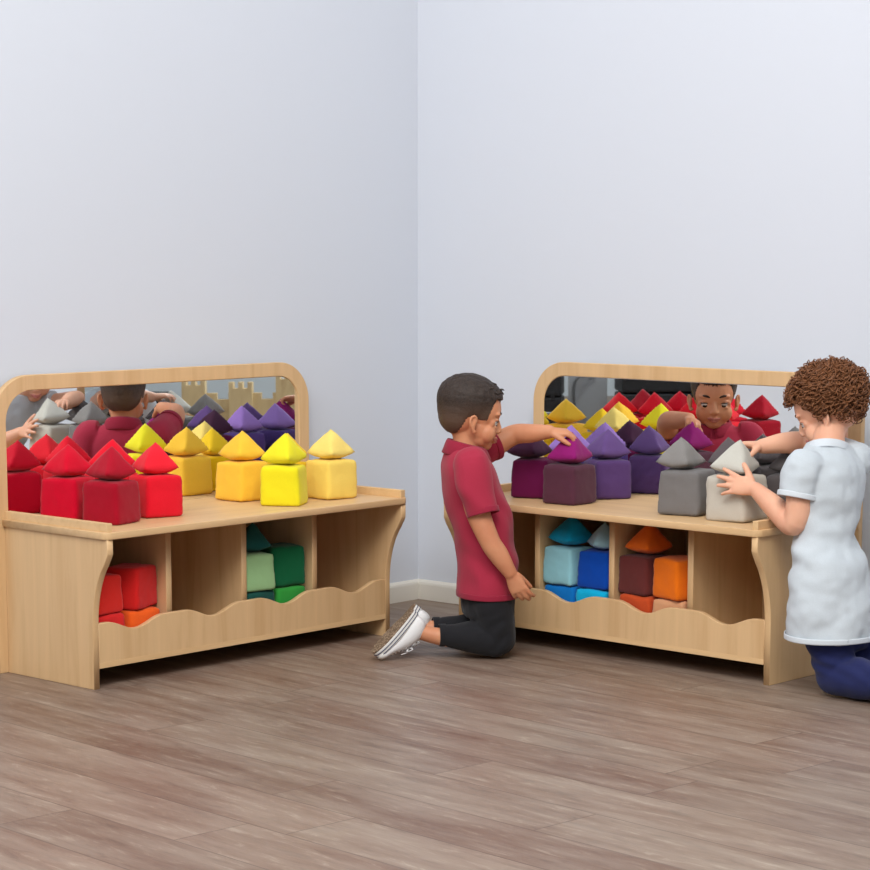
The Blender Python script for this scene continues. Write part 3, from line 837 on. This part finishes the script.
# a few loose tips at the fringe and crown
S = Solid(); rnd = random.Random(9)
for i in range(34):
    a = rnd.uniform(-1.2, 1.2) if i < 26 else rnd.uniform(0, 2 * PI); r_ = 1.0 if i < 26 else rnd.uniform(.3, .8)
    p = V3((math.sin(a) * .050 * r_, .012 + math.cos(a) * .056 * r_, .062 if i < 26 else .088 + rnd.uniform(-.004, .004)))
    if i < 26: p[2] += .012 * rnd.random()
    d = nrm(V3((math.sin(a) * .4 + rnd.uniform(-.3, .3), .7, .25 if i < 26 else .5)))
    S.tube([p - d * .006, p + d * .003, p + d * .008 + V3((0, .001, -.003))], [.0034, .0026, .0006], 6, 3)
tp = S.mesh('fringe'); tp.transform(Matrix([list(r) for r in MB_]))
bm = bmesh.new(); bm.from_mesh(hair.data); bm.from_mesh(tp); bm.to_mesh(hair.data); bm.free(); smooth(hair.data)

# polo shirt
S = Solid()
A = lambda x: BF * x
Lh = lambda y: BL * y
S.loft([((.078, 5.95, .562), A(.048), Lh(.058)), ((.083, 5.95, .535), A(.062), Lh(.100)), ((.090, 5.95, .495), A(.076), Lh(.114)), ((.114, 5.95, .400), A(.086), Lh(.108)), ((.130, 5.95, .330), A(.083), Lh(.106)), ((.138, 5.95, .255), A(.081), Lh(.108)), ((.141, 5.95, .195), A(.083), Lh(.112)), ((.142, 5.95, .167), A(.083), Lh(.114))], 7, 40, (.01, .004))
r1 = rs + UP * .006; r2 = V3((.126, 5.817, .405))
S.tube([r1 + BL * .03 + UP * .004, r1, r1 * .5 + r2 * .5 + V3((-.006, -.004, 0)), r2], [.046, .049, .046, .041], 24, 6, None, False)
l1 = ls + UP * .004; l2 = ls * .42 + le * .58 + V3((0, .004, 0))
S.tube([l1 - BL * .03, l1, l1 * .5 + l2 * .5, l2], [.044, .047, .044, .040], 24, 6, None, False)
pm = S.mesh('polo_shirt', .0040, 4)
def folds(amp, fn):
    def f(co, no):
        out = co.copy()
        for i in range(len(co)):
            out[i] += no[i] * fn(co[i]) * amp
        return out
    return f
def polo_fold(p):
    v = Vector(p)
    low = mnoise.noise(Vector((p[0] * 16 + p[2] * 9, p[1] * 10, p[2] * 13 - p[0] * 8)))
    dia = math.sin((p[2] * .8 + p[0] * 1.2) * 70 + mnoise.noise(v * 9) * 3.2) * (.5 + .5 * mnoise.noise(v * 7))
    return low * .8 + dia * 1.0 * max(0, 1 - abs(p[2] - .34) / .22)
displace(pm, folds(.0066, polo_fold))
polo = link('polo_shirt', pm, M_polo, body)
sd = nrm(r2 - (r1 * .5 + r2 * .5)); e1 = nrm(np.cross(sd, (0, 1, 0)))
band('sleeve_cuff', r2, e1 * .0415, np.cross(sd, e1) * .0415, .017, sd, .0022, M_polo_d, polo)
sd = nrm(l2 - l1); e1 = nrm(np.cross(sd, UP))
band('sleeve_cuff', l2, e1 * .0405, np.cross(sd, e1) * .0405, .017, sd, .0022, M_polo_d, polo)
band('polo_hem', V3((.142, 5.95, .170)), A(.0835), Lh(.1145), .016, UP, .0014, M_polo_d, polo)
# collar: folded band standing round the neck
th = np.linspace(PI * .02, PI * 1.98, 44); V = []; F = []
for t in th:
    c = V3((.0815, 5.95, 0)); f = math.cos(t); s_ = math.sin(t)
    zt = .588 - .024 * (1 + f) / 2; zo = zt - .032
    for (rr, z, o) in ((.0465, zt - .026, 0), (.0455, zt - .003, 0), (.0475, zt, 0), (.0520, zt - .006, 0), (.0640, zo - .004, 0), (.0620, zo - .007, 0), (.050, zt - .018, 0)):
        sp = 1 + .10 * max(0, f) * (rr > .05)
        V.append(c + BF * f * rr * sp + BL * s_ * rr * 1.06 + UP * z)
k = 7
for i in range(len(th) - 1):
    for j in range(k):
        F.append((i * k + j, (i + 1) * k + j, (i + 1) * k + (j + 1) % k, i * k + (j + 1) % k))
F.append(tuple(range(k))); F.append(tuple(range((len(th) - 1) * k, len(th) * k))[::-1])
S = Solid(); S.add(V, F); link('collar', S.mesh('collar'), M_polo_d, polo)
# placket with buttons
pl = [V3((.0815, 5.95, 0)) + BF * x + UP * z for x, z in ((.0490, .556), (.0640, .528), (.0820, .490), (.0905, .450))]
S = Solid(); S.tube(pl, [.011, .012, .012, .011], 14, 6, (BF, .25)); link('placket', S.mesh('placket'), M_polo_d, polo)

# trousers
S = Solid()
S.loft([((.141, 5.95, .205), A(.073), Lh(.100)), ((.142, 5.95, .160), A(.074), Lh(.104)), ((.144, 5.95, .115), A(.070), Lh(.103))], 6, 32, (.008, .02))
for lat in (-.056, .056):
    hip = bp(.143, .155, lat); kn = bp(.164, .054, lat); an = bp(.006, .063, lat * 1.05)
    S.tube([hip, hip * .5 + kn * .5, kn], [.056, .053, .047], 24)
    S.tube([kn + V3((.002, 0, -.003)), kn * .62 + an * .38 + UP * .0, kn * .25 + an * .75, an], [.048, .045, .034, .0285], 22, 6, None, False)
tm = S.mesh('trousers', .0038, 4)
def tr_fold(p):
    v = Vector(p)
    cr = math.sin((p[0] * 1.0 - p[2] * 1.3) * 110 + mnoise.noise(v * 14) * 4) * math.exp(-((p[0] - .165) / .04) ** 2 - ((p[2] - .07) / .05) ** 2)
    return mnoise.noise(v * 26) * .8 + cr * .7
displace(tm, folds(.0035, tr_fold))
trousers = link('trousers', tm, M_black, body)
for lat in (-.056, .056):
    an = bp(.006, .063, lat * 1.05)
    band('trouser_cuff', an + BF * .006, UP * .0285, BL * .0285, .020, BF, .002, M_black, trousers)

# shoes: local X lateral, Y to the toe, Z away from the sole
def sole_outline(k=1.0, n=40):
    pts = []
    for i in range(n):
        t = 2 * PI * i / n; y = math.cos(t); x = math.sin(t)
        wdt = .0275 + .0055 * y + .002 * math.sin(2 * y)
        pts.append((math.copysign(abs(x) ** .8, x) * wdt * k, y * .080 * (1 if True else 1) + .0))
    return pts[::-1]
def make_shoe(parent, M):
    Mm = Matrix([list(r) for r in M])
    S = Solid()
    def sec(y, w, h, z0):
        return ((0, y, z0), V3((w, 0, 0)), V3((0, 0, h)))
    S.loft([sec(-.068, .0205, .022, .030), sec(-.045, .0255, .029, .034), sec(-.018, .0265, .029, .033), (V3((0, .012, .026)), V3((.0275, 0, 0)), V3((0, .004, .024))), sec(.040, .0285, .0175, .019), sec(.062, .0250, .0135, .016)], 6, 28, (.010, .012))
    me = S.mesh('sneaker', .0022, 3); me.transform(Mm)
    sh = link('sneaker', me, M_canvas, parent)
    me = plate('foxing', [sole_outline()], .021, .003, Mm @ Matrix.Translation((0, 0, .0045))); smooth(me, False)
    fx = link('foxing', me, M_rubber, sh)
    me = plate('tread', [sole_outline(.95)], .005, .001, Mm @ Matrix.Translation((0, 0, -.0070))); link('tread', me, M_tread, sh)
    for z in (.0015, .0095):
        S = Solid(); o = sole_outline(1.0, 60); R = []
        P = [V3((x * 1.012, y * 1.004, z)) for x, y in o]
        V = []; F = []
        for i, p in enumerate(P):
            q = nrm(P[(i + 1) % 60] - P[i - 1]); nn = np.cross(q, (0, 0, 1))
            for a in range(6):
                V.append(p + .0011 * (math.cos(a * PI / 3) * nn + math.sin(a * PI / 3) * V3((0, 0, 1.0))))
        for i in range(60):
            for a in range(6):
                i2, a2 = (i + 1) % 60, (a + 1) % 6
                F.append((i * 6 + a, i2 * 6 + a, i2 * 6 + a2, i * 6 + a2))
        S.add(V, F); me = S.mesh('stripe'); me.transform(Mm); link('stripe', me, M_stripe, sh)
    # toe cap
    S = Solid(); S.ball((0, .062, .013), (.0255, .0195, .0150)); me = S.mesh('toe_cap'); me.transform(Mm); link('toe_cap', me, M_rubber, sh)
    # collar lining
    # laces: five rungs over the tongue and a bow
    S = Solid()
    for i in range(5):
        y = .006 + i * .009; z = .0545 - i * .0042
        S.tube([(-.016, y, z - .010), (-.009, y + .002, z - .002), (.009, y + .004, z - .002), (.016, y + .006, z - .010)], [.0022] * 4, 8, 4, ((0, 0, 1), .5))
    for sx in (-1, 1):
        S.tube([(0, .004, .058), (sx * .016, .000, .064), (sx * .030, .004, .058), (sx * .024, .014, .054), (sx * .006, .008, .058)], [.0022] * 5, 8, 6, ((0, 0, 1), .5))
        S.tube([(0, .004, .058), (sx * .014, .016, .060), (sx * .024, .030, .048)], [.0022] * 3, 8, 6, ((0, 0, 1), .5))
    me = S.mesh('laces'); me.transform(Mm); link('laces', me, M_lace, sh)
    return sh
# near shoe: toe on the floor, heel up, sole turned back and slightly outwards
def shoe_frame(anchor, toe_dir, sole_up):
    """matrix with Y=toe_dir, Z = away from the sole; anchor is the ankle opening position at local (0,-.03,.045)"""
    y = nrm(toe_dir); z = V3(sole_up); z = nrm(z - np.dot(z, y) * y); x = np.cross(y, z)
    M = np.eye(4); M[:3, 0] = x; M[:3, 1] = y; M[:3, 2] = z
    M[:3, 3] = V3(anchor) - M[:3, :3] @ V3((0, -.034, .042)); return M
make_shoe(body, shoe_frame((-.056, 5.885, .070), (-.66, -.10, -.70), (.70, .27, -.66)))
make_shoe(body, shoe_frame((-.042, 6.010, .066), (-.60, .08, -.80), (.78, .16, -.60)))

# move every new mesh (built in world space) into the figure's frame
for o in [o for o in bpy.data.objects if o not in start_objs]:
    if o.type == 'MESH': o.data.transform(Matrix.Translation(-boy.location))

# ---- curly haired child kneeling at the right end
girl = empty('person', (1.0, 5.45, 0), 0)
tag(girl, 'kneeling person with curly auburn hair in a pale grey t-shirt, holding the light grey pyramid', 'person')
ud = V3((math.cos(BENCH['r'][2]), math.sin(BENCH['r'][2]), 0)); vd = V3((ud[1], -ud[0], 0))
def gp(u, v, z): return on_bench('r', u, v, z)
start_objs = set(bpy.data.objects)
ga = math.radians(158); gpit = math.radians(-24)
GH = V3((math.cos(ga) * math.cos(gpit), math.sin(ga) * math.cos(gpit), math.sin(gpit)))
gh_c = V3((0.984, 5.600, 0.692))
MG = basis(gh_c, GH, UP)
# lateral direction of the trunk and its front
GF = -ud; GLat = vd                      # her left is towards the viewer
S = Solid(); head_shapes(S, MG, 1.0)
S.tube([gh_c - V3((GH[0], GH[1], 0)) * .014 - UP * .045, gp(1.140, .215, .630), gp(1.150, .235, .590), gp(1.16, .245, .53)], [.040, .0385, .043, .052], 24)
S.loft([(gp(1.155, .240, .585), GF * .040, GLat * .055), (gp(1.165, .250, .545), GF * .052, GLat * .092), (gp(1.180, .270, .44), GF * .050, GLat * .074), (gp(1.192, .292, .36), GF * .046, GLat * .070), (gp(1.220, .30, .22), GF * .064, GLat * .086), (gp(1.235, .295, .15), GF * .066, GLat * .088)], 6, 30, (.02, .03))
gls = gp(1.155, .352, .548); gle = V3((.880, 5.432, .418)); glw = V3((.806, 5.572, .490))
S.tube([gls, gls * .5 + gle * .5 + V3((.004, -.004, 0)), gle, gle * .52 + glw * .48, glw], [.036, .034, .0290, .0285, .0190], 20)
hand_shapes(S, glw, (-.74, .40, .16), (-.42, -.80, .42), True, (6, 8, 10, 14), 12, (.62, .78, -.05), 1.12, 8)
grs = gp(1.165, .140, .560); gre = V3((.962, 5.752, .592)); grw = V3((.843, 5.722, .586))
S.tube([grs, grs * .5 + gre * .5 + V3((.01, .01, 0)), gre, gre * .5 + grw * .5 + UP * .004, grw], [.036, .034, .0290, .0275, .0195], 20)
hand_shapes(S, grw, (-.96, -.12, .10), (.05, .10, .99), False, (28, 30, 32, 34), 5, (.62, .60, -.62), 1.0, 6)
for v in (.345, .235):
    hip = gp(1.240, v, .20); kn = gp(1.262, v, .055); an = gp(1.47, v, .055); ft = gp(1.53, v, .055)
    S.tube([hip, hip * .5 + kn * .5, kn], [.056, .050, .038], 18)
    S.tube([kn, kn * .5 + an * .5, an, ft], [.038, .036, .026, .024], 18)
    S.tube([ft, gp(1.565, v, .040), gp(1.615, v, .024)], [.024, .024, .018], 16)
gbody = link('body', S.mesh('body', .0026, 5), M_skin_girl, girl)
face_parts(gbody, MG, 1.0, M_brow_girl, M_lip2, (0, .88, -.48))

# t-shirt, long and loose
S = Solid()
S.loft([(gp(1.147, .232, .608), GF * .049, GLat * .057), (gp(1.157, .244, .577), GF * .062, GLat * .098), (gp(1.168, .252, .535), GF * .072, GLat * .116), (gp(1.180, .268, .46), GF * .070, GLat * .100), (gp(1.184, .288, .395), GF * .066, GLat * .092), (gp(1.203, .302, .32), GF * .083, GLat * .112), (gp(1.219, .306, .23), GF * .098, GLat * .131), (gp(1.226, .306, .142), GF * .106, GLat * .138)], 7, 44, (.008, .003))
q1 = gls + UP * .004; q2 = gls * .45 + gle * .55 + V3((0, 0, .012))
S.tube([q1 - GLat * .03, q1, q1 * .5 + q2 * .5, q2], [.046, .049, .048, .046], 24, 6, None, False)
w1 = grs + UP * .002; w2 = grs * .5 + gre * .5
S.tube([w1 + GLat * .03, w1, w2], [.044, .047, .043], 24, 6, None, False)
gm = S.mesh('t_shirt', .0040, 4)
def tee_fold(p):
    v = Vector(p); t = p[0] * .726 - p[1] * .688
    dia = math.sin((p[2] * 1.1 + t * .55) * 62 + mnoise.noise(v * 8) * 3.0) * max(0, 1 - abs(p[2] - .36) / .14)
    ver = math.sin(t * 55 + mnoise.noise(v * 6) * 3) * max(0, min(1, (.33 - p[2]) / .15)) * .5
    return mnoise.noise(v * 15) * .9 + mnoise.noise(v * 38) * .35 + dia * .75 + ver * .6
displace(gm, folds(.0078, tee_fold))
tee = link('t_shirt', gm, M_tee, gbody)
band('hem', gp(1.226, .306, .146), GF * .1095, GLat * .1415, .014, UP, .0016, M_tee_hem, tee)
sd = nrm(q2 - q1); e1 = nrm(np.cross(sd, UP))
band('sleeve_cuff', q2, e1 * .0490, np.cross(sd, e1) * .0490, .014, sd, .0018, M_tee_hem, tee)
nd = nrm(gp(1.140, .225, .62) - gp(1.155, .242, .57)); e1 = nrm(np.cross(nd, GLat)); 
band('neckband', gp(1.1505, .2370, .595), e1 * .0450, np.cross(nd, e1) * .0535, .022, nd, .0026, M_tee_hem, tee)

# leggings
S = Solid()
S.loft([(gp(1.232, .295, .22), GF * .076, GLat * .098), (gp(1.235, .295, .17), GF * .078, GLat * .104), (gp(1.235, .295, .12), GF * .070, GLat * .102)], 6, 30, (.01, .02))
for v in (.350, .240):
    hip = gp(1.240, v, .165); kn = gp(1.262, v, .055); an = gp(1.49, v, .052)
    S.tube([hip, hip * .5 + kn * .5, kn], [.060, .055, .0480], 24)
    S.tube([kn + UP * -.002, kn * .66 + an * .34, kn * .3 + an * .7, an], [.048, .050, .042, .031], 22)
lm = S.mesh('leggings', .0038, 4)
displace(lm, folds(.0030, lambda p: mnoise.noise(Vector(p) * 24) + .8 * math.sin(p[2] * 160 + p[0] * 90 + mnoise.noise(Vector(p) * 10) * 3) * math.exp(-((p[2] - .09) / .03) ** 2)))
leg = link('leggings', lm, M_navy, gbody)

# curly hair: a springy mass of small ringlets round the scalp
S = Solid(); rnd = random.Random(5)
def scalp(dx, dy, dz, grow):
    return V3((dx * (.0715 + grow), -.014 + dy * (.089 + grow), .026 + dz * (.072 + grow)))
def girl_keep(q):
    x, y, z = abs(q[0]), q[1], q[2]
    if y > .048: return z > .046
    if y > .012: return z > .046 - (.048 - y) * 1.6
    if y > -.02: return z > -.020
    return z > -.048 - max(0, (-y - .03)) * .2
S.ball((0, -.018, .032), (.0800, .0930, .0760))
base = S.V[0].copy()
# pull the base mass off the face and neck
for i, p in enumerate(base):
    if p[1] > .035 and p[2] < .050: base[i][1] = min(p[1], .025)
    if p[2] < -.030: base[i][2] = -.030
S.V[0] = base
made = 0
while made < 1300:
    a = rnd.uniform(0, 2 * PI); zc = rnd.uniform(-1, 1); rr = math.sqrt(1 - zc * zc)
    d = (rr * math.cos(a), rr * math.sin(a), zc)
    g_ = rnd.uniform(.002, .0205)
    p = scalp(d[0], d[1], d[2], g_)
    if not girl_keep(p): continue
    nn = nrm(V3(d) / V3((.0715, .089, .072))); down = nrm(V3((0, -.15, -1)) + rnd.uniform(-.8, .8) * nrm(np.cross(nn, (0, 0, 1)) + 1e-6))
    ax = nrm(down - np.dot(down, nn) * nn * .75)
    e1 = nrm(np.cross(ax, nn)); e2 = np.cross(ax, e1)
    ln = rnd.uniform(.016, .038); rad = rnd.uniform(.0035, .0080); turns = rnd.uniform(1.3, 2.6); ph = rnd.uniform(0, 6.28); sg = rnd.choice((-1, 1))
    N = int(turns * 9); pts = []
    for i in range(N + 1):
        t = i / N; an_ = ph + sg * t * turns * 2 * PI
        pts.append(p + ax * (t - .5) * ln + rad * (math.cos(an_) * e1 + math.sin(an_) * e2))
    S.tube(pts, [.0009 + .0008 * math.sin(PI * i / N) for i in range(N + 1)], 5, 1)
    made += 1
hm = S.mesh('hair'); hm.transform(Matrix([list(r) for r in MG]))
link('hair', hm, M_hair_girl, gbody)['label'] = 'mop of curly auburn brown hair'
for o in [o for o in bpy.data.objects if o not in start_objs]:
    if o.type == 'MESH': o.data.transform(Matrix.Translation(-girl.location))
